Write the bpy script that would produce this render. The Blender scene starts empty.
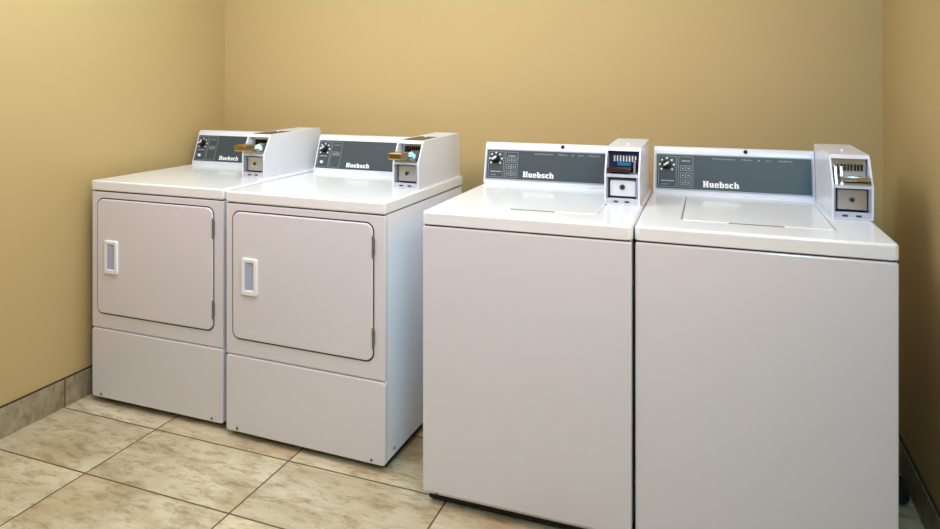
import bpy, bmesh, math, random
from mathutils import Vector, Matrix
random.seed(4)
SC = bpy.context.scene
COL = SC.collection
PI = math.pi

# ---------------------------------------------------------------- materials
def srgb(r, g, b):
    f = lambda c: (c/255/12.92) if c/255 <= .04045 else ((c/255+.055)/1.055)**2.4
    return (f(r), f(g), f(b), 1)

def mat(name, col, rough=.5, metal=0, coat=0, bump=None, spec=.5, vary=0):
    m = bpy.data.materials.new(name); m.use_nodes = True
    nt = m.node_tree; b = nt.nodes['Principled BSDF']
    b.inputs['Base Color'].default_value = col
    b.inputs['Roughness'].default_value = rough
    b.inputs['Metallic'].default_value = metal
    b.inputs['Coat Weight'].default_value = coat
    b.inputs['Coat Roughness'].default_value = .08
    b.inputs['Specular IOR Level'].default_value = spec
    tc = nt.nodes.new('ShaderNodeTexCoord')
    if bump:
        n = nt.nodes.new('ShaderNodeTexNoise'); n.inputs['Scale'].default_value = bump[0]
        n.inputs['Detail'].default_value = 4
        nt.links.new(tc.outputs['Object'], n.inputs['Vector'])
        bp = nt.nodes.new('ShaderNodeBump'); bp.inputs['Strength'].default_value = bump[1]
        bp.inputs['Distance'].default_value = bump[2]
        nt.links.new(n.outputs['Fac'], bp.inputs['Height'])
        nt.links.new(bp.outputs['Normal'], b.inputs['Normal'])
    if vary:
        n = nt.nodes.new('ShaderNodeTexNoise'); n.inputs['Scale'].default_value = 3
        n.inputs['Detail'].default_value = 3
        nt.links.new(tc.outputs['Object'], n.inputs['Vector'])
        mx = nt.nodes.new('ShaderNodeMix'); mx.data_type = 'RGBA'
        mx.inputs[6].default_value = tuple(c*(1-vary) for c in col[:3])+(1,)
        mx.inputs[7].default_value = tuple(min(1, c*(1+vary)) for c in col[:3])+(1,)
        nt.links.new(n.outputs['Fac'], mx.inputs[0])
        nt.links.new(mx.outputs[2], b.inputs['Base Color'])
    return m

M = {}
M['paint'] = mat('tan_wall_paint', srgb(192, 168, 119), .62, bump=(260, .10, .002), vary=.02, spec=.3)
M['ceiling'] = mat('ceiling_paint', srgb(232, 226, 212), .8, bump=(90, .2, .002))
M['enamel'] = mat('white_enamel', srgb(224, 222, 230), .30, coat=.35, bump=(420, .03, .0006), spec=.5)
M['enamel_side_lit'] = mat('white_enamel_side_lit', srgb(240, 244, 253), .3, coat=.3, vary=.01)  # paler copy of the enamel, side light put into its colour
M['enamel_top_lit'] = mat('white_enamel_top_lit', srgb(240, 242, 246), .24, coat=.4, spec=.5, vary=.01)  # brighter copy of the enamel, overhead light put into the lid colour
M['meter_white'] = mat('coin_meter_white', srgb(226, 229, 240), .33, coat=.2, bump=(300, .03, .0005))
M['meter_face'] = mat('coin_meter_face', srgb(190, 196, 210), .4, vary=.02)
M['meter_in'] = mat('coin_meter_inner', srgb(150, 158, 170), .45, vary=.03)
M['seam'] = mat('dark_seam', srgb(62, 58, 52), .7, vary=.05)
M['seam_light'] = mat('grey_seam', srgb(120, 118, 112), .7, vary=.05)
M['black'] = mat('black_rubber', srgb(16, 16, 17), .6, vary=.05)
M['knob'] = mat('black_knob', srgb(18, 19, 22), .25, vary=.05)
M['chrome'] = mat('chrome', srgb(205, 208, 212), .16, 1, vary=.02)
M['bezel'] = mat('grey_bezel', srgb(168, 174, 182), .45, .2, vary=.02)
M['brushed'] = mat('brushed_steel', srgb(196, 198, 202), .3, 1, bump=(200, .1, .0005))
M['chrome_tan'] = mat('chrome_wall_reflection', srgb(176, 148, 100), .3, 1, vary=.06)  # chrome with the tan wall reflection put into its base colour
M['panel'] = mat('slate_grey_panel', srgb(62, 74, 79), .42, spec=.4, vary=.02)
M['panel_line'] = mat('panel_line', srgb(142, 152, 156), .5, vary=.02)
M['print'] = mat('white_print', srgb(245, 246, 246), .5, vary=.01)
M['print_dim'] = mat('grey_print', srgb(178, 184, 186), .5, vary=.01)
M['plastic'] = mat('white_plastic', srgb(244, 244, 246), .25, coat=.2, vary=.01)
M['plastic_in_reflect'] = mat('handle_recess', srgb(176, 184, 212), .35, vary=.02)  # bluish reflection in the recess put into the base colour
M['blue'] = mat('blue_sticker', srgb(32, 56, 104), .35, vary=.1)
M['cyan'] = mat('cyan_sticker', srgb(40, 130, 170), .35, vary=.1)
M['maroon'] = mat('maroon_slide', srgb(52, 30, 30), .3, vary=.1)
M['brown'] = mat('brown_reflection_plate', srgb(104, 82, 56), .55, spec=.2, vary=.05)  # reflected wall tone put into the plate colour
M['screw'] = mat('grey_screw', srgb(120, 118, 112), .4, .6, vary=.02)
M['hinge'] = mat('grey_hinge', srgb(128, 124, 118), .4, .5, vary=.02)
M['hose'] = mat('grey_hose', srgb(40, 40, 42), .5, vary=.05)

def tile_mat(name, x0, y0, px, py, dark=1.0, axes='xy', seed=0.0):
    """travertine-look porcelain tiles laid on a straight grid; joints at x0+k*px, y0+k*py"""
    m = bpy.data.materials.new(name); m.use_nodes = True
    nt = m.node_tree; N = nt.nodes; L = nt.links
    b = N['Principled BSDF']; b.inputs['Roughness'].default_value = .42
    b.inputs['Specular IOR Level'].default_value = .4
    tc = N.new('ShaderNodeTexCoord'); sp = N.new('ShaderNodeSeparateXYZ')
    L.new(tc.outputs['Object'], sp.inputs[0])
    def math_(op, a, bb=None, c=None):
        n = N.new('ShaderNodeMath'); n.operation = op
        for i, v in enumerate((a, bb, c)):
            if v is None: continue
            if isinstance(v, (int, float)): n.inputs[i].default_value = v
            else: L.new(v, n.inputs[i])
        return n.outputs[0]
    out = {'x': sp.outputs[0], 'y': sp.outputs[1], 'z': sp.outputs[2]}
    u = math_('DIVIDE', math_('SUBTRACT', out[axes[0]], x0), px)
    v = math_('DIVIDE', math_('SUBTRACT', out[axes[1]], y0), py)
    cu, cv = math_('FLOOR', u), math_('FLOOR', v)
    fu, fv = math_('FRACT', u), math_('FRACT', v)
    du = math_('MULTIPLY', math_('MINIMUM', fu, math_('SUBTRACT', 1.0, fu)), px)
    dv = math_('MULTIPLY', math_('MINIMUM', fv, math_('SUBTRACT', 1.0, fv)), py)
    dist = math_('MINIMUM', du, dv)
    g = N.new('ShaderNodeMapRange'); g.interpolation_type = 'SMOOTHSTEP'
    g.inputs[1].default_value = .0022; g.inputs[2].default_value = .0038
    L.new(dist, g.inputs[0]); tile = g.outputs[0]
    cell = N.new('ShaderNodeCombineXYZ'); L.new(cu, cell.inputs[0]); L.new(cv, cell.inputs[1]); cell.inputs[2].default_value = seed
    wn = N.new('ShaderNodeTexWhiteNoise'); wn.noise_dimensions = '3D'; L.new(cell.outputs[0], wn.inputs[0])
    # per tile offset of the stone pattern
    off = N.new('ShaderNodeVectorMath'); off.operation = 'MULTIPLY_ADD'
    L.new(wn.outputs['Color'], off.inputs[0]); off.inputs[1].default_value = (37, 37, 37)
    L.new(tc.outputs['Object'], off.inputs[2])
    mp = N.new('ShaderNodeMapping'); mp.inputs['Scale'].default_value = (1.8, 5.0, 3.0); mp.inputs['Rotation'].default_value = (0, 0, .25)
    L.new(off.outputs[0], mp.inputs[0])
    n1 = N.new('ShaderNodeTexNoise'); n1.inputs['Scale'].default_value = 1.6; n1.inputs['Detail'].default_value = 8
    n1.inputs['Roughness'].default_value = .62; n1.inputs['Distortion'].default_value = .5
    L.new(mp.outputs[0], n1.inputs['Vector'])
    r1 = N.new('ShaderNodeValToRGB'); e = r1.color_ramp.elements
    e[0].position = .30; e[0].color = srgb(186, 168, 134)
    e[1].position = .72; e[1].color = srgb(236, 228, 202)
    x = e.new(.45); x.color = srgb(209, 194, 160)
    x = e.new(.57); x.color = srgb(222, 210, 178)
    L.new(n1.outputs['Fac'], r1.inputs[0])
    # fine veins
    n2 = N.new('ShaderNodeTexNoise'); n2.inputs['Scale'].default_value = 7; n2.inputs['Detail'].default_value = 10
    n2.inputs['Roughness'].default_value = .7; n2.inputs['Distortion'].default_value = .25
    L.new(mp.outputs[0], n2.inputs['Vector'])
    r2 = N.new('ShaderNodeValToRGB'); e = r2.color_ramp.elements
    e[0].position = .36; e[0].color = (.55, .44, .29, 1); e[1].position = .52; e[1].color = (1, 1, 1, 1)
    L.new(n2.outputs['Fac'], r2.inputs[0])
    mx = N.new('ShaderNodeMix'); mx.data_type = 'RGBA'; mx.blend_type = 'MULTIPLY'; mx.inputs[0].default_value = .72
    L.new(r1.outputs[0], mx.inputs[6]); L.new(r2.outputs[0], mx.inputs[7])
    # rusty patches
    n3 = N.new('ShaderNodeTexNoise'); n3.inputs['Scale'].default_value = 2.6; n3.inputs['Detail'].default_value = 5
    L.new(off.outputs[0], n3.inputs['Vector'])
    r3 = N.new('ShaderNodeMapRange'); r3.inputs[1].default_value = .52; r3.inputs[2].default_value = .72; r3.inputs[4].default_value = .6
    L.new(n3.outputs['Fac'], r3.inputs[0])
    mr = N.new('ShaderNodeMix'); mr.data_type = 'RGBA'; mr.inputs[7].default_value = srgb(176, 134, 88)
    L.new(r3.outputs[0], mr.inputs[0]); L.new(mx.outputs[2], mr.inputs[6])
    # tile to tile brightness
    tb = N.new('ShaderNodeMapRange'); tb.inputs[3].default_value = .84*dark; tb.inputs[4].default_value = 1.08*dark
    L.new(wn.outputs['Value'], tb.inputs[0])
    sc = N.new('ShaderNodeVectorMath'); sc.operation = 'SCALE'
    L.new(mr.outputs[2], sc.inputs[0]); L.new(tb.outputs[0], sc.inputs['Scale'])
    fin = N.new('ShaderNodeMix'); fin.data_type = 'RGBA'
    fin.inputs[6].default_value = srgb(98, 82, 62)
    L.new(tile, fin.inputs[0]); L.new(sc.outputs[0], fin.inputs[7])
    L.new(fin.outputs[2], b.inputs['Base Color'])
    hm = math_('ADD', math_('MULTIPLY', tile, 1.0), math_('MULTIPLY', n2.outputs['Fac'], .35))
    bp = N.new('ShaderNodeBump'); bp.inputs['Strength'].default_value = .5; bp.inputs['Distance'].default_value = .0016
    L.new(hm, bp.inputs['Height']); L.new(bp.outputs['Normal'], b.inputs['Normal'])
    return m

# ---------------------------------------------------------------- mesh helpers
def link(name, bm, m, parent=None, smooth=False):
    bmesh.ops.recalc_face_normals(bm, faces=bm.faces)
    me = bpy.data.meshes.new(name); bm.to_mesh(me); bm.free()
    ms = m if isinstance(m, (list, tuple)) else [m]
    for x in ms: me.materials.append(x)
    o = bpy.data.objects.new(name, me); COL.objects.link(o)
    if smooth:
        for p in me.polygons: p.use_smooth = True
        me.set_sharp_from_angle(angle=math.radians(35))
        for p in me.polygons:
            if p.area > .006 or (p.area > 2e-5 and max(abs(c) for c in p.normal) > .99995): p.use_smooth = False
    if parent: o.parent = parent
    return o

def box(bm, x0, x1, y0, y1, z0, z1, r=0, seg=2, mi=0):
    t = bmesh.new()
    bmesh.ops.create_cube(t, size=1)
    for v in t.verts:
        v.co = ((x0+x1)/2+v.co.x*(x1-x0), (y0+y1)/2+v.co.y*(y1-y0), (z0+z1)/2+v.co.z*(z1-z0))
    if r > 0:
        bmesh.ops.bevel(t, geom=t.edges[:], offset=r, segments=seg, affect='EDGES', profile=.5)
    merge(bm, t, mi)

def merge(bm, t, mi=0, mtx=None):
    mp = {}
    for v in t.verts: mp[v] = bm.verts.new(mtx @ v.co if mtx else v.co)
    for f in t.faces:
        try:
            g = bm.faces.new([mp[v] for v in f.verts]); g.material_index = mi
        except ValueError: pass
    t.free()

def rrect(a0, a1, b0, b1, r, n=6):
    pts = []
    for cx, cy, s in ((a1-r, b1-r, 0), (a0+r, b1-r, 1), (a0+r, b0+r, 2), (a1-r, b0+r, 3)):
        for k in range(n+1):
            a = (s + k/n)*PI/2
            pts.append((cx+r*math.cos(a), cy+r*math.sin(a)))
    return pts

def loops_bm(bm, loops, cap0=True, cap1=True, mi=0):
    """bridge successive closed loops of equal count"""
    vs = [[bm.verts.new(p) for p in lp] for lp in loops]
    n = len(vs[0])
    for a, b in zip(vs, vs[1:]):
        for i in range(n):
            f = bm.faces.new((a[i], a[(i+1) % n], b[(i+1) % n], b[i])); f.material_index = mi
    if cap0: bm.faces.new(vs[0]).material_index = mi
    if cap1: bm.faces.new(vs[-1]).material_index = mi

def plate(bm, x0, x1, z0, z1, y0, y1, r, e=.002, n=6, mi=0):
    """rounded plate in the xz plane, front face at y0 with softened edge e, back at y1"""
    L = []
    for d, y in ((e, y0), (e*.3, y0+e*.3), (0, y0+e), (0, y1)):
        L.append([(a, y, b) for a, b in rrect(x0+d, x1-d, z0+d, z1-d, max(r-d, .0005), n)])
    loops_bm(bm, L, mi=mi)

def ring(bm, x0, x1, z0, z1, r, ix0, ix1, iz0, iz1, ir, y0, y1, e=.002, n=6, mi=0, ydeep=None):
    """rounded frame with an opening"""
    O = lambda d, y: [(a, y, b) for a, b in rrect(x0+d, x1-d, z0+d, z1-d, max(r-d, .0005), n)]
    I = lambda d, y: [(a, y, b) for a, b in rrect(ix0-d, ix1+d, iz0-d, iz1+d, ir+d, n)]
    loops_bm(bm, [O(0, y1), O(0, y0+e), O(e*.3, y0+e*.3), O(e, y0), I(e, y0), I(e*.3, y0+e*.3), I(0, y0+e), I(0, y1)],
             False, False, mi)

def prism_x(bm, prof, x0, x1, mi=0, bev=0):
    """profile of (y,z) points extruded along x"""
    t = bmesh.new()
    a = [t.verts.new((x0, y, z)) for y, z in prof]; b = [t.verts.new((x1, y, z)) for y, z in prof]
    n = len(prof)
    for i in range(n): t.faces.new((a[i], a[(i+1) % n], b[(i+1) % n], b[i]))
    t.faces.new(a); t.faces.new(b)
    bmesh.ops.recalc_face_normals(t, faces=t.faces)
    if bev: bmesh.ops.bevel(t, geom=t.edges[:], offset=bev, segments=2, affect='EDGES', profile=.5)
    merge(bm, t, mi)

def cyl(bm, c, r, h, axis='z', n=24, r2=None, mi=0, mtx=None):
    t = bmesh.new()
    bmesh.ops.create_cone(t, cap_ends=True, segments=n, radius1=r, radius2=r if r2 is None else r2, depth=h)
    R = {'z': Matrix(), 'y': Matrix.Rotation(PI/2, 4, 'X'), 'x': Matrix.Rotation(PI/2, 4, 'Y')}[axis]
    Mx = Matrix.Translation(c) @ R
    merge(bm, t, mi, (mtx @ Mx) if mtx else Mx)

def text_obj(name, s, width, height, m, mtx, parent, bold=0.0, slab=False, gap=1.0, depth=.0006):
    """a word as a mesh fitted to width x height, lower left at the origin of mtx (x right, y up)"""
    cu = bpy.data.curves.new(name, 'FONT'); cu.body = s; cu.size = 1; cu.offset = bold; cu.space_character = gap
    cu.extrude = .02; cu.resolution_u = 4
    to = bpy.data.objects.new(name, cu); COL.objects.link(to)
    dg = bpy.context.evaluated_depsgraph_get(); dg.update()
    me = bpy.data.meshes.new_from_object(to.evaluated_get(dg))
    bpy.data.objects.remove(to); bpy.data.curves.remove(cu)
    xs = [v.co.x for v in me.vertices]; ys = [v.co.y for v in me.vertices]
    ax, ay = min(xs), min(ys); kx = width/(max(xs)-ax); ky = height/(max(ys)-ay)
    for v in me.vertices:
        v.co = mtx @ Vector(((v.co.x-ax)*kx, (v.co.y-ay)*ky, v.co.z*depth/.02))
    me.materials.clear(); me.materials.append(m)
    o = bpy.data.objects.new(name, me); COL.objects.link(o); o.parent = parent
    return o

# heavy slab letters drawn on a grid: cap height 10, x-height 7.2
GLYPH = {
 'H': (9.4, [(.7,0,3.7,10),(5.7,0,8.7,10),(0,0,4.3,1.5),(0,8.5,4.3,10),(5.1,0,9.4,1.5),(5.1,8.5,9.4,10),(3,4.1,6.5,6)]),
 'u': (7.6, [(.5,1,3.3,7.2),(0,5.8,3.3,7.2),(4.5,0,7.2,7.2),(4,5.8,7.2,7.2),(1.2,0,5.5,1.9),(4.5,0,7.6,1.4)]),
 'e': (7.0, [(0,1.1,2.8,6.1),(1,5.5,6,7.2),(4.4,2.9,7,6.2),(2,2.9,6,4.2),(1,0,6.2,1.7),(5,.5,6.8,1.8)]),
 'b': (7.6, [(.4,0,3.2,10),(0,8.6,3,10),(4.7,1,7.4,6.2),(2.5,5.5,6.5,7.2),(2.5,0,6.5,1.7)]),
 's': (6.4, [(.2,3.6,2.8,6.4),(1,5.7,6,7.2),(.8,3,5.6,4.4),(3.6,.8,6.2,3.6),(.2,0,5.4,1.5),(.2,.6,1.8,2.3),(4.6,5,6,6.8)]),
 'c': (6.6, [(0,1.1,2.9,6.1),(1,5.4,5.8,7.2),(4.2,4.6,6.4,6.6),(1,0,5.8,1.8),(4.4,.6,6.4,2.2)]),
 'h': (8.0, [(.4,0,3.2,10),(0,8.6,3,10),(4.7,0,7.5,6.3),(2.5,5.4,6.6,7.2),(0,0,3.7,1.3),(4.2,0,8,1.3)])}
def slab_word(name, width, height, m, mtx, parent):
    bm = bmesh.new(); u = 0; R_ = []
    for ch in 'Huebsch':
        w, rs = GLYPH[ch]
        R_ += [(u+a, b, u+c, d) for a, b, c, d in rs]; u += w+.9
    kx, ky = width/(u-.9), height/10
    for a, b, c, d in R_:
        t = bmesh.new(); bmesh.ops.create_cube(t, size=1)
        for v in t.verts: v.co = (((a+c)/2+v.co.x*(c-a))*kx, ((b+d)/2+v.co.y*(d-b))*ky, .0003+v.co.z*.0006)
        merge(bm, t, 0, mtx)
    return link(name, bm, m, parent)

def empty(name, loc, rz, label, cat, group=None):
    o = bpy.data.objects.new(name, None); COL.objects.link(o)
    o.location = loc; o.rotation_euler = (0, 0, rz); o.empty_display_size = .1
    o['label'] = label; o['category'] = cat
    if group: o['group'] = group
    return o

# ---------------------------------------------------------------- the room
XL, XR, YB, YF, ZC = -2.53, .588, 2.94, -3.4, 2.44
def struct(name, bm, m):
    o = link(name, bm, m); o['kind'] = 'structure'; return o
bm = bmesh.new(); box(bm, XL-.1, XR+.1, YF-.1, YB+.1, -.08, 0)
struct('floor', bm, tile_mat('floor_tiles', -2.03, 1.978, .607, .3055, .95))
bm = bmesh.new(); box(bm, XL-.1, XR+.1, YF-.1, YB+.1, ZC, ZC+.08); struct('ceiling', bm, M['ceiling'])
bm = bmesh.new(); box(bm, XL-.1, XL, YF, YB, 0, ZC); struct('wall_left', bm, M['paint'])
bm = bmesh.new(); box(bm, XR, XR+.1, YF, YB, 0, ZC); struct('wall_right', bm, M['paint'])
bm = bmesh.new(); box(bm, XL-.1, XR+.1, YB, YB+.1, 0, ZC); struct('wall_back', bm, M['paint'])
bm = bmesh.new(); box(bm, XL-.1, XR+.1, YF-.1, YF, 0, ZC); struct('wall_front', bm, M['paint'])
HB = .113
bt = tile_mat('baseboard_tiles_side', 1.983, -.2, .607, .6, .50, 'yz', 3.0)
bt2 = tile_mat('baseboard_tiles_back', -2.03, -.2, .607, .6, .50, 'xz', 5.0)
grout = mat('baseboard_grout', srgb(62, 46, 26), .8, vary=.05)
def base(name, args, capargs, m):
    bm = bmesh.new(); box(bm, *args, r=.0015, seg=1); box(bm, *capargs, mi=1)
    o = link(name, bm, [m, grout]); o['kind'] = 'structure'
base('baseboard_left', (XL, XL+.010, YF, YB, 0, HB), (XL, XL+.007, YF, YB, HB, HB+.005), bt)
base('baseboard_right', (XR-.010, XR, YF, YB, 0, HB), (XR-.007, XR, YF, YB, HB, HB+.005), bt)
base('baseboard_back', (XL+.010, XR-.010, YB-.010, YB, 0, HB), (XL+.01, XR-.01, YB-.007, YB, HB, HB+.005), bt2)

# ---------------------------------------------------------------- shared machine parts
def console(root, x0, x1, ztop, yb0, yb1, zl, panel, hole=None, washer=True, logo=None, lh=.024):
    """raised control console at the back of the lid; yb0 foot of face, yb1 head of face"""
    bm = bmesh.new()
    prism_x(bm, [(yb0, zl-.001), (yb0, zl+.008), (yb1, ztop-.012), (yb1+.006, ztop-.003), (yb1+.016, ztop), (.690, ztop-.004), (.698, ztop-.014), (.700, zl-.001)],
            x0, x1, bev=.003)
    con = link('control_console', bm, M['meter_white'], root, True)
    # frame of the sloping face: u along x, v up the slope
    p0 = Vector((0, yb0, zl+.008)); p1 = Vector((0, yb1, ztop-.012))
    up = (p1-p0).normalized(); nrm = Vector((1, 0, 0)).cross(up)
    F = Matrix(((1, 0, 0, 0), (0, up.y, nrm.y, p0.y), (0, up.z, nrm.z, p0.z), (0, 0, 0, 1)))
    if nrm.y > 0: raise Exception('normal')
    px0, px1, pz0, pz1 = panel
    v0 = (pz0-p0.z)/up.z; v1 = (pz1-p0.z)/up.z
    def slab(u0, u1, a, b, w0, w1, m, name, par, r=.002):
        bm = bmesh.new()
        L = [[F @ Vector((x, y, w)) for x, y in rrect(u0, u1, a, b, r, 3)] for w in (w0, w1)]
        loops_bm(bm, L); return link(name, bm, m, par)
    # raised bezel + grey panel
    bm = bmesh.new()
    bz = .004
    O = lambda d, w: [F @ Vector((x, y, w)) for x, y in rrect(px0-bz+d, px1+bz-d, v0-bz+d, v1+bz-d, .004, 3)]
    loops_bm(bm, [O(0, -.001), O(0, .003), O(.0015, .0042), O(bz, .0042), O(bz, .001)], False, False)
    link('panel_bezel', bm, M['bezel'] if washer else M['meter_white'], con)
    slab(px0, px1, v0, v1, -.001, .002, M['panel'], 'control_panel', con)
    H = v1-v0
    if washer:
        k0, k1, m0, m1 = .006, .070, .076, .128     # knob field, button field (from panel left)
    else:
        k0, k1, m0, m1 = .006, .064, .070, .124
    kw = k1-k0
    bm = bmesh.new()
    def strip(u0, u1, a, b, w=.0026):
        L = [[F @ Vector(q) for q in ((u0, a, z), (u1, a, z), (u1, b, z), (u0, b, z))] for z in (.001, w)]
        loops_bm(bm, L)
    def frame(u0, u1, a, b, t=.0012):
        strip(u0, u1, a, a+t); strip(u0, u1, b-t, b); strip(u0, u0+t, a, b); strip(u1-t, u1, a, b)
    frame(px0+k0, px0+k1, v0+.006, v1-.006, .0014); frame(px0+m0, px0+m1, v0+.006, v1-.006, .0014)
    link('panel_outline', bm, M['panel_line'], con)
    bm = bmesh.new()
    if washer:
        for i in range(3):
            for j in range(2):
                a = v0+.014+i*.026; u = px0+m0+.007+j*.020
                frame(u, u+.018, a, a+.019, .001)
                strip(u+.006, u+.012, a+.007, a+.011)
    else:
        for j in range(2):
            u = px0+m0+.009+j*.019
            frame(u, u+.016, v0+H*.46, v0+H*.46+.018, .001); strip(u+.005, u+.011, v0+H*.46+.006, v0+H*.46+.011)
    link('button_marks', bm, M['print_dim'], con)
    # title lines, too small to read in the photograph: drawn as short dashes of lettering
    bm = bmesh.new()
    def dashes(u0, u1, a, h=.004):
        u = u0
        while u < u1:
            w = .0022+random.random()*.0016; strip(u, min(u+w, u1), a, a+h); u += w+.0012
    if washer:
        caps = ((px0+m0+.012, px0+m1-.010, v1-.024, .004), (px0+k0+.010, px0+k1-.008, v0+.026, .004), (px0+k0+.012, px0+k0+.036, v0+.014, .002))
    else:
        caps = ((px0+k0+.008, px0+k1-.012, v0+H*.42, .004), (px0+m0+.010, px0+m1-.010, v1-.022, .002))
    for cpn in caps:
        bm = bmesh.new(); dashes(*cpn); link('printed_caption', bm, M['print_dim'], con)
    # knob with white pointer, tick marks around it
    kc = Vector((px0+k0+kw*.46, v0+H*(.69 if washer else .68), 0))
    bm = bmesh.new()
    for kk in range(7):
        a = math.radians(-40+kk*(260/6)); c, s = math.cos(a), math.sin(a)
        q = kc+Vector((c*.025, s*.025, 0)); strip(q.x-.003, q.x+.003, q.y-.003, q.y+.003)
    link('dial_mark', bm, M['print'], con)
    bm = bmesh.new()
    t = Matrix.Translation((kc.x, kc.y, 0))
    cyl(bm, (0, 0, .005), .0165, .008, mtx=F @ t); cyl(bm, (0, 0, .016), .0125, .016, r2=.011, mtx=F @ t)
    kn = link('selector_knob', bm, M['knob'], con, True)
    bm = bmesh.new()
    R = Matrix.Rotation(math.radians(35), 4, 'Z'); tt = bmesh.new()
    bmesh.ops.create_cube(tt, size=1)
    for v in tt.verts: v.co = (v.co.x*.024, v.co.y*.011+.002, .023+v.co.z*.008)
    bmesh.ops.bevel(tt, geom=tt.edges[:], offset=.003, segments=2, affect='EDGES')
    merge(bm, tt, 0, F @ t @ R)
    link('knob_pointer', bm, M['plastic'], con, True)
    if not washer:
        bm = bmesh.new()
        t = Matrix.Translation((px0+k0+kw*.40, v0+H*.22, 0))
        cyl(bm, (0, 0, .005), .0075, .008, r2=.006, mtx=F @ t)
        link('start_button', bm, M['plastic'], con, True)
    # maker's word
    lx0, lx1 = logo
    lo = v0+.010
    ls = Matrix.Translation((lx0, lo, .0022))
    slab_word('maker_lettering', lx1-lx0, lh, M['print'], F @ ls, con)
    if washer:
        wx = px1-.333*(px1-px0)/.515 - .02; 
        text_obj('panel_lettering', 'PERMANENT   PRESS   &   ALL   FABRIC', .262*(px1-px0)/.515+.0, .0055, M['print_dim'],
                 F @ Matrix.Translation((px0+.195, v1-.0135, .0022)), con, gap=1.5)
    if hole:
        bm = bmesh.new(); cyl(bm, (hole, yb1+.0015, ztop-.0105), .0068, .010, 'y')
        link('screw_hole', bm, M['black'], con)
    return con

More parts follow.
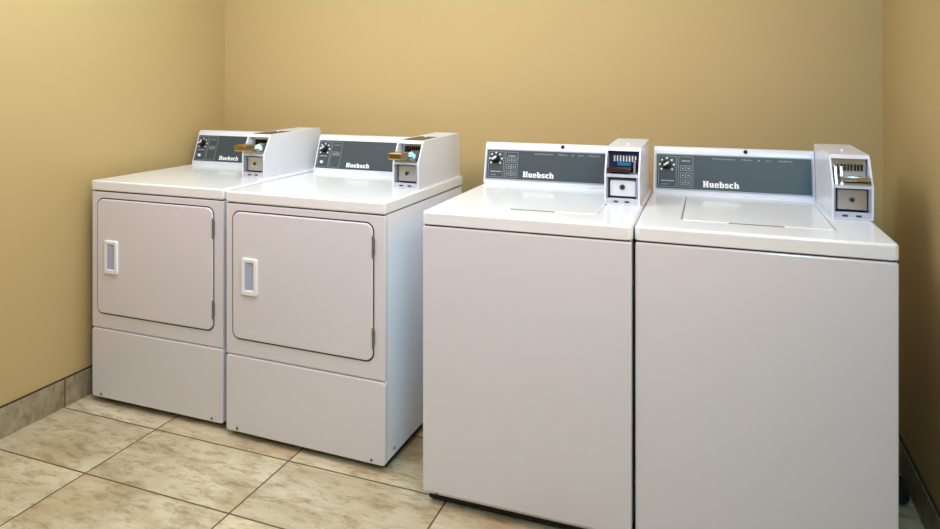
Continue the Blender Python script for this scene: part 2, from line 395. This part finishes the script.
def coin_meter(root, x0, x1, zl, zt, yf, style, yb=.668, lean=.042):
    """upright coin box: yf foot of its face; style dryer / blue / plain"""
    zk = zl+.098
    bm = bmesh.new()
    prof = [(yf, zl), (yf, zk), (yf+lean, zt-.006), (yf+lean+.006, zt), (yb-.01, zt+.005), (yb, zt-.003), (yb, zl)]
    w = .006
    prism_x(bm, prof, x0, x0+w, bev=.0012); prism_x(bm, prof, x1-w, x1, bev=.0012)
    fy = lambda z: yf if z <= zk else yf+(z-zk)/(zt-.006-zk)*lean
    # top
    prism_x(bm, [(yf+lean+.001, zt-.009), (yf+lean+.005, zt-.0005), (yb-.01, zt+.0045), (yb-.001, zt-.003), (yb-.001, zt-.012)], x0+w*.5, x1-w*.5)
    box(bm, x0+w*.5, x1-w*.5, yb-.004, yb-.001, zl, zt-.008)              # back
    box(bm, x0+w*.5, x1-w*.5, yf+.001, yb-.01, zl+.001, zl+.004)          # bottom
    # face frame : bottom lip, divider, slim inner jambs, top lip
    zb0, zb1 = zl+.021, zl+.092            # lower opening
    zu0, zu1 = zl+.102, zt-.012            # upper opening
    box(bm, x0+w*.5, x1-w*.5, yf+.003, yf+.016, zl+.002, zb0, .001, 1, mi=1)
    prism_x(bm, [(yf+.002, zb1), (fy(zu0)+.002, zu0), (yf+.07, zu0), (yf+.07, zb1)], x0+w*.5, x1-w*.5, mi=1)
    prism_x(bm, [(fy(zu1)+.001, zu1), (fy(zt-.008)+.001, zt-.008), (yf+.08, zt-.008), (yf+.08, zu1)], x0+w*.5, x1-w*.5)
    cm = link('coin_meter', bm, [M['meter_white'], M['meter_face']], root, False)
    # inner liner of the two openings
    bm = bmesh.new()
    box(bm, x0+w, x1-w, yf+.050, yf+.054, zb0-.002, zb1+.002)
    box(bm, x0+w, x1-w, yf+.085, yf+.089, zu0-.002, zu1+.006)
    box(bm, x0+w, x0+w+.004, yf+.004, yf+.05, zb0, zb1); box(bm, x1-w-.006, x1-w, yf+.004, yf+.05, zb0, zb1)
    link('inner_liner', bm, M['meter_in'], cm)
    xm = (x0+x1)/2
    # lower coin drawer with a round lock
    dx0, dx1 = x0+w+.011, x1-w-.009
    bm = bmesh.new()
    plate(bm, dx0, dx1, zb0+.006, zb1-.013 if style == 'blue' else zb1-.006, yf+.018, yf+.05, .002, .001, 2)
    dr = link('coin_drawer', bm, M['brushed'] if style != 'blue' else M['meter_white'], cm)
    bm = bmesh.new(); cyl(bm, (xm, yf+.015, (zb0+zb1)/2+.001), .0095, .008, 'y'); link('lock_ring', bm, M['chrome'], cm, True)
    bm = bmesh.new(); cyl(bm, (xm, yf+.0135, (zb0+zb1)/2+.001), .0060, .009, 'y'); link('lock', bm, M['black'], cm, True)
    # two small slots in the bottom lip
    bm = bmesh.new()
    for s in (-.020, .016):
        plate(bm, xm+s-.008, xm+s+.008, zl+.008, zl+.014, yf+.0022, yf+.006, .0028, .0003, 4)
    link('lip_slot', bm, M['seam'], cm)
    # upper: slotted coin plate and coin slide
    pm = {'blue': M['blue'], 'plain': M['brushed'], 'dryer': M['brushed']}[style]
    bm = bmesh.new()
    box(bm, x0+w+.004, x1-w-.002, yf+.066, yf+.072, zu0, zu1+.001, .001, 1)
    cp = link('coin_plate', bm, pm, cm)
    ns = 8; a0, a1 = x0+w+.020, x1-w-.014
    bm = bmesh.new()
    for k in range(ns):
        xx = a0+(a1-a0)*k/(ns-1)
        box(bm, xx-.0021, xx+.0021, yf+.058, yf+.067, zu0+.036, zu0+.056)
    link('coin_slots', bm, M['print'] if style == 'blue' else M['knob'], cm)
    if style == 'blue':
        bm = bmesh.new()
        box(bm, xm-.022, xm+.024, yf+.05, yf+.066, zu0+.022, zu0+.033, .001, 1)
        link('cyan_sticker', bm, M['cyan'], cm)
        bm = bmesh.new(); box(bm, x0+w+.004, x1-w-.024, yf-.002, yf+.06, zu0+.007, zu0+.020, .002, 2)
        link('coin_slide', bm, M['maroon'], cm, True)
        bm = bmesh.new(); prism_x(bm, [(yf+.010, zu0+.002), (yf+.020, zu0+.044), (yf+.064, zu0+.044), (yf+.064, zu0+.002)], x1-w-.016, x1-w-.010)
        link('slide_guide', bm, M['brushed'], cm)
    elif style == 'plain':
        bm = bmesh.new()
        box(bm, x0+w+.016, x1-.010, yf-.006, yf+.066, zu0+.012, zu0+.026, .002, 2)
        link('coin_slide', bm, M['chrome'], cm, True)
        bm = bmesh.new()
        for xx in (x0+w+.003, x0+w+.018):
            prism_x(bm, [(yf+.002, zu0+.001), (yf+.020, zu0+.052), (yf+.066, zu0+.052), (yf+.066, zu0+.001)], xx, xx+.006)
        box(bm, x0+w+.003, x1-w-.003, yf+.004, yf+.066, zu0, zu0+.006)
        link('slide_guide', bm, M['brushed'], cm)
    else:
        bm = bmesh.new()
        prism_x(bm, [(yf+.004, zu0+.001), (yf+.016, zu0+.045), (yf+.066, zu0+.045), (yf+.066, zu0+.001)], x1-w-.034, x1-w-.012)
        box(bm, x0+w+.003, x1-w-.003, yf+.0, yf+.066, zu0, zu0+.008)
        link('slide_guide', bm, M['chrome'], cm)
        bm = bmesh.new()
        box(bm, xm-.027, xm+.022, yf-.022, yf+.066, zu0+.021, zu0+.040, .002, 2)
        sl = link('coin_slide', bm, M['chrome'], cm, True)
        bm = bmesh.new()
        box(bm, xm-.031, xm+.026, yf-.085, yf-.020, zu0+.018, zu0+.044, .005, 3)
        link('slide_handle', bm, M['chrome_tan'], cm, True)
        bm = bmesh.new()
        box(bm, x0+.014, x1-.014, yf+lean+.02, yf+lean+.17, zt-.002, zt+.0022, .0008, 1)
        link('top_plate', bm, M['brown'], cm)
    bm = bmesh.new(); cyl(bm, (xm, .47, zt+.003), .0045, .006); link('top_screw', bm, M['plastic'], cm, True)
    return cm

def under_shade(root, w, z):  # black box added to give the dark shade under the cabinet
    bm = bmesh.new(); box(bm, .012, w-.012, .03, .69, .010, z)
    link('under_shade', bm, M['black'], root)
def feet(root, w):
    for fx in (.06, w-.06):
        for fy_ in (.07, .63):
            bm = bmesh.new(); cyl(bm, (fx, fy_, .006), .022, .012, n=16); cyl(bm, (fx, fy_, .03), .008, .04, n=12)
            link('levelling_foot', bm, M['black'], root, True)

def cabinet(root, w, z0, z1, d=.700):
    bm = bmesh.new()
    box(bm, .004, w-.004, .008, d, z0+.004, z1, .003, 2)
    link('cabinet', bm, M['enamel_side_lit'], root, True)

def lid_seam(root, w, z0, z1, d=.700):
    bm = bmesh.new(); box(bm, .008, w-.008, .006, d-.004, z0-.002, z1+.002)
    link('lid_gap_shade', bm, M['seam'], root)  # dark box standing in for the shade inside the lid gap

# ---------------------------------------------------------------- dryers
def dryer(loc, rz, label, mx, logo, yf, yb):
    w, H, S = .683, .9266, .884
    root = empty('dryer', loc, rz, label, 'dryer', 'coin operated dryers on the left')
    cabinet(root, w, .028, S-.003); under_shade(root, w, .030); lid_seam(root, w, S-.004, S+.001)
    bm = bmesh.new(); box(bm, 0, w, -.002, .702, S+.001, H, .0065, 4); link('top_panel', bm, M['enamel_top_lit'], root, True)
    bm = bmesh.new(); plate(bm, .002, w-.002, .3165, S-.0035, .0, .02, .004, .003, 3)
    link('front_panel', bm, M['enamel'], root, True)
    bm = bmesh.new(); plate(bm, .002, w-.002, .026, .3115, -.001, .02, .012, .004, 4)
    link('lower_panel', bm, M['enamel'], root, True)
    for fx in (.055, w-.055):
        bm = bmesh.new(); cyl(bm, (fx, -.0015, .040), .005, .003, 'y', n=12)
        link('panel_screw', bm, M['screw'], root, True)
    bm = bmesh.new(); cyl(bm, (w-.004, .07, .055), .005, .003, 'x', n=12); link('side_screw', bm, M['screw'], root, True)
    # door
    x0, x1, z0, z1 = .037, .635, .380, .852
    bm = bmesh.new(); plate(bm, x0-.0055, x1+.0045, z0-.0055, z1+.005, -.0010, .004, .034, .0005, 8)
    link('door_gap_shade', bm, M['seam'], root)  # dark plate standing in for the shaded gap round the door
    bm = bmesh.new(); plate(bm, x0, x1, z0, z1, -.006, -.0005, .030, .004, 8)
    door = link('door', bm, M['enamel'], root, True)
    hx0, hx1, hz0, hz1 = .081, .153, .546, .684
    bm = bmesh.new()
    ring(bm, hx0, hx1, hz0, hz1, .010, hx0+.018, hx1-.016, hz0+.020, hz1-.016, .004, -.014, -.005, .004, 5)
    hd = link('door_handle', bm, M['plastic'], door, True)
    bm = bmesh.new()
    # scooped recess, its floor slopes back to the right
    prism_pts = [(hx0+.016, -.0125), (hx1-.014, -.0065), (hx1-.014, -.0055), (hx0+.016, -.0055)]
    a = [bm.verts.new((x, y, hz0+.018)) for x, y in prism_pts]; b = [bm.verts.new((x, y, hz1-.014)) for x, y in prism_pts]
    for i in range(4): bm.faces.new((a[i], a[(i+1) % 4], b[(i+1) % 4], b[i]))
    bm.faces.new(a); bm.faces.new(b)
    link('handle_recess', bm, M['plastic_in_reflect'], door)
    for a, b in ((.735, .812), (.425, .497)):
        bm = bmesh.new(); box(bm, x1-.001, x1+.005, -.009, .0, a, b, .001, 1); box(bm, x1+.002, x1+.007, -.007, .0, a+.012, b-.012)
        link('hinge', bm, M['hinge'], door)
    console(root, .002, mx[0]+.01, 1.093, .562, .612, H, (.012, mx[0]-.018, .945, 1.068), washer=False, logo=logo, lh=.020)
    coin_meter(root, mx[0], mx[1], H, 1.109, yf, 'dryer', yb)
    feet(root, w)
    return root
dryer((-2.460, 2.058, 0), .001, 'white front-loading coin dryer in the corner against the left wall', (.526, .642), (.165, .280), .296, .730)
dryer((-1.7458, 2.0344, 0), -.0158, 'white front-loading coin dryer with its bluish-lit right side showing, next to the washers', (.556, .668), (.172, .290), .288, .705)

# ---------------------------------------------------------------- washers
def washer(loc, rz, label, mx, style, cx0, logo, panel, ct, lean):
    w, H, S = .651, .9306, .8875
    root = empty('washing_machine', loc, rz, label, 'washing machine', 'coin operated top-load washers on the right')
    cabinet(root, w, .048, S-.003); under_shade(root, w, .050); lid_seam(root, w, S-.004, S+.001)
    # top with an opening for the loading door
    dx0, dx1, dy0, dy1 = .124, .528, .128, .585
    g = .0022
    bm = bmesh.new()
    n = 5
    O = lambda d, z: [(a, b, z) for a, b in rrect(d, w-d, -.002+d, .702-d, .014, n)]
    I = lambda d, z: [(a, b, z) for a, b in rrect(dx0-g-d, dx1+g+d, dy0-g-d, dy1+g+d, .020+d, n)]
    loops_bm(bm, [O(.004, S+.001), O(0, S+.004), O(0, H-.007), O(.001, H-.003), O(.003, H-.001), O(.007, H), I(.004, H), I(.001, H-.0015), I(0, H-.005), I(0, H-.022)],
             True, True)
    link('top_panel', bm, M['enamel_top_lit'], root, True)
    bm = bmesh.new()
    D = lambda d, z: [(a, b, z) for a, b in rrect(dx0+d, dx1-d, dy0+d, dy1-d, .018, n)]
    loops_bm(bm, [D(0, H-.021), D(0, H-.004), D(.001, H-.001), D(.004, H+.0006)])
    door = link('lid_door', bm, M['enamel_top_lit'], root, True)
    bm = bmesh.new()
    L = [[(a, b, z) for a, b in rrect(.252, .400, .119, .1305, .005, 4)] for z in (H-.002, H+.0006)]
    loops_bm(bm, L); link('lid_grip', bm, M['seam_light'], root)
    # front
    bm = bmesh.new(); plate(bm, .002, w-.002, .046, S-.0035, -.0005, .02, .006, .004, 3)
    link('front_panel', bm, M['enamel'], root, True)
    bm = bmesh.new(); box(bm, .012, w-.012, .006, .02, .038, .050, .002, 1); link('bottom_flange', bm, M['enamel'], root)
    for fx in (.05, w-.05):
        bm = bmesh.new(); cyl(bm, (fx, .004, .047), .006, .006, 'y', n=12); link('panel_screw', bm, M['screw'], root, True)
    console(root, cx0, mx[0]-.001, ct, .612, .646, H, panel, hole=.318+cx0, washer=True, logo=logo, lh=.0225)
    coin_meter(root, mx[0], mx[1], H, 1.118, .312-(lean-.042), style, .668, lean)
    feet(root, w)
    return root
washer((-.8803, 1.9217, 0), .0095, 'white top-loading coin washer beside the dryers with blue coin slots', (.525, .641), 'blue', -.004, (.160, .284), (.008, .515, .951, 1.062), 1.093, .042)
washer((-.2245, 1.9369, 0), .0119, 'white top-loading coin washer nearest the right wall with chrome coin slide', (.545, .655), 'plain', .004, (.178, .300), (.016, .533, .947, 1.068), 1.097, .055)

# drain hose lying in the dark gap by the right wall
def tube(name, pts, r, m, parent=None, n=12, ribs=False):
    cu = bpy.data.curves.new(name, 'CURVE'); cu.dimensions = '3D'; s = cu.splines.new('NURBS'); s.points.add(len(pts)-1)
    for p, q in zip(s.points, pts): p.co = (*q, 1)
    s.use_endpoint_u = True; s.order_u = 3; cu.bevel_depth = r; cu.bevel_resolution = 4; cu.use_fill_caps = True
    to = bpy.data.objects.new(name, cu); COL.objects.link(to)
    dg = bpy.context.evaluated_depsgraph_get(); dg.update()
    me = bpy.data.meshes.new_from_object(to.evaluated_get(dg)); bpy.data.objects.remove(to); bpy.data.curves.remove(cu)
    me.materials.clear(); me.materials.append(m)
    for p in me.polygons: p.use_smooth = True
    o = bpy.data.objects.new(name, me); COL.objects.link(o)
    if parent: o.parent = parent
    return o
hs = empty('drain_hose', (.520, 2.36, 0), 0, 'dark drain hose looped on the floor in the gap by the right wall', 'hose')
tube('hose', [(.0, .44, .020), (.01, .32, .020), (.03, .20, .020), (.035, .11, .020), (.012, .08, .022), (-.008, .12, .07), (-.012, .20, .16), (-.012, .32, .30), (-.01, .44, .46)], .018, M['hose'], hs)
bm = bmesh.new(); cyl(bm, (.0315, .19, .0205), .0205, .014, 'y', n=20); link('hose_clamp', bm, M['chrome'], hs, True)

# ---------------------------------------------------------------- light
def area(name, loc, target, sx, sy, power, col, spread=180):
    l = bpy.data.lights.new(name, 'AREA'); l.shape = 'RECTANGLE'; l.size = sx; l.size_y = sy
    l.energy = power; l.color = col; l.spread = math.radians(spread)
    o = bpy.data.objects.new(name, l); COL.objects.link(o); o.location = loc
    o.rotation_euler = (Vector(target)-Vector(loc)).to_track_quat('-Z', 'Y').to_euler()
    return o
def lamp(name, loc, target, sx, sy, rgb, spread=180):
    p = max(rgb)
    return area(name, loc, target, sx, sy, p, tuple(c/p for c in rgb), spread)
lamp('ceiling_lamp', (-1.5, 1.4, 2.42), (-1.5, 1.4, 0), 1.2, .6, (18.5, 17, 20))
lamp('rear_fill', (-1.25, 2.0, 2.42), (-1.25, 2.0, 0), 2.2, .3, (7.5, 15, 14.5))  # added fill, no fixture, brightens the back wall from above
lamp('door_light_high', (.58, .3, 2.1), (-2, 1.6, 1.2), .9, .5, (12, 40, 55))
lamp('door_light', (.58, .9, 1.9), (-2, .9, 1.9), .9, .8, (22, 10.5, 1))
lamp('right_fill', (0, 1.3, 2.42), (0, 1.3, 0), .6, .6, (1, 1.5, 5.5))  # added fill, no fixture, lifts the washer tops
lamp('back_wall_fill', (-1.2, 1.0, 2.40), (-1.2, 2.94, 1.5), 2.4, .3, (11.5, 6.8, 6.8), 120)  # added fill aimed at the back wall, no fixture there
wd = bpy.data.worlds.new('world'); SC.world = wd; wd.use_nodes = True
wd.node_tree.nodes['Background'].inputs[0].default_value = (1, .96, .9, 1)
wd.node_tree.nodes['Background'].inputs[1].default_value = .05
SC.view_settings.view_transform = 'Standard'; SC.view_settings.look = 'None'; SC.view_settings.exposure = 0

# ---------------------------------------------------------------- camera
cd = bpy.data.cameras.new('camera'); cam = bpy.data.objects.new('camera', cd); COL.objects.link(cam)
cd.sensor_fit = 'HORIZONTAL'; cd.sensor_width = 36; cd.lens = 665.8/940*36
cd.shift_y = -(264.5-80.6)/940; cd.clip_start = .02
cam.location = (0, 0, 1.343); cam.rotation_euler = (PI/2, 0, .3576)
SC.camera = cam
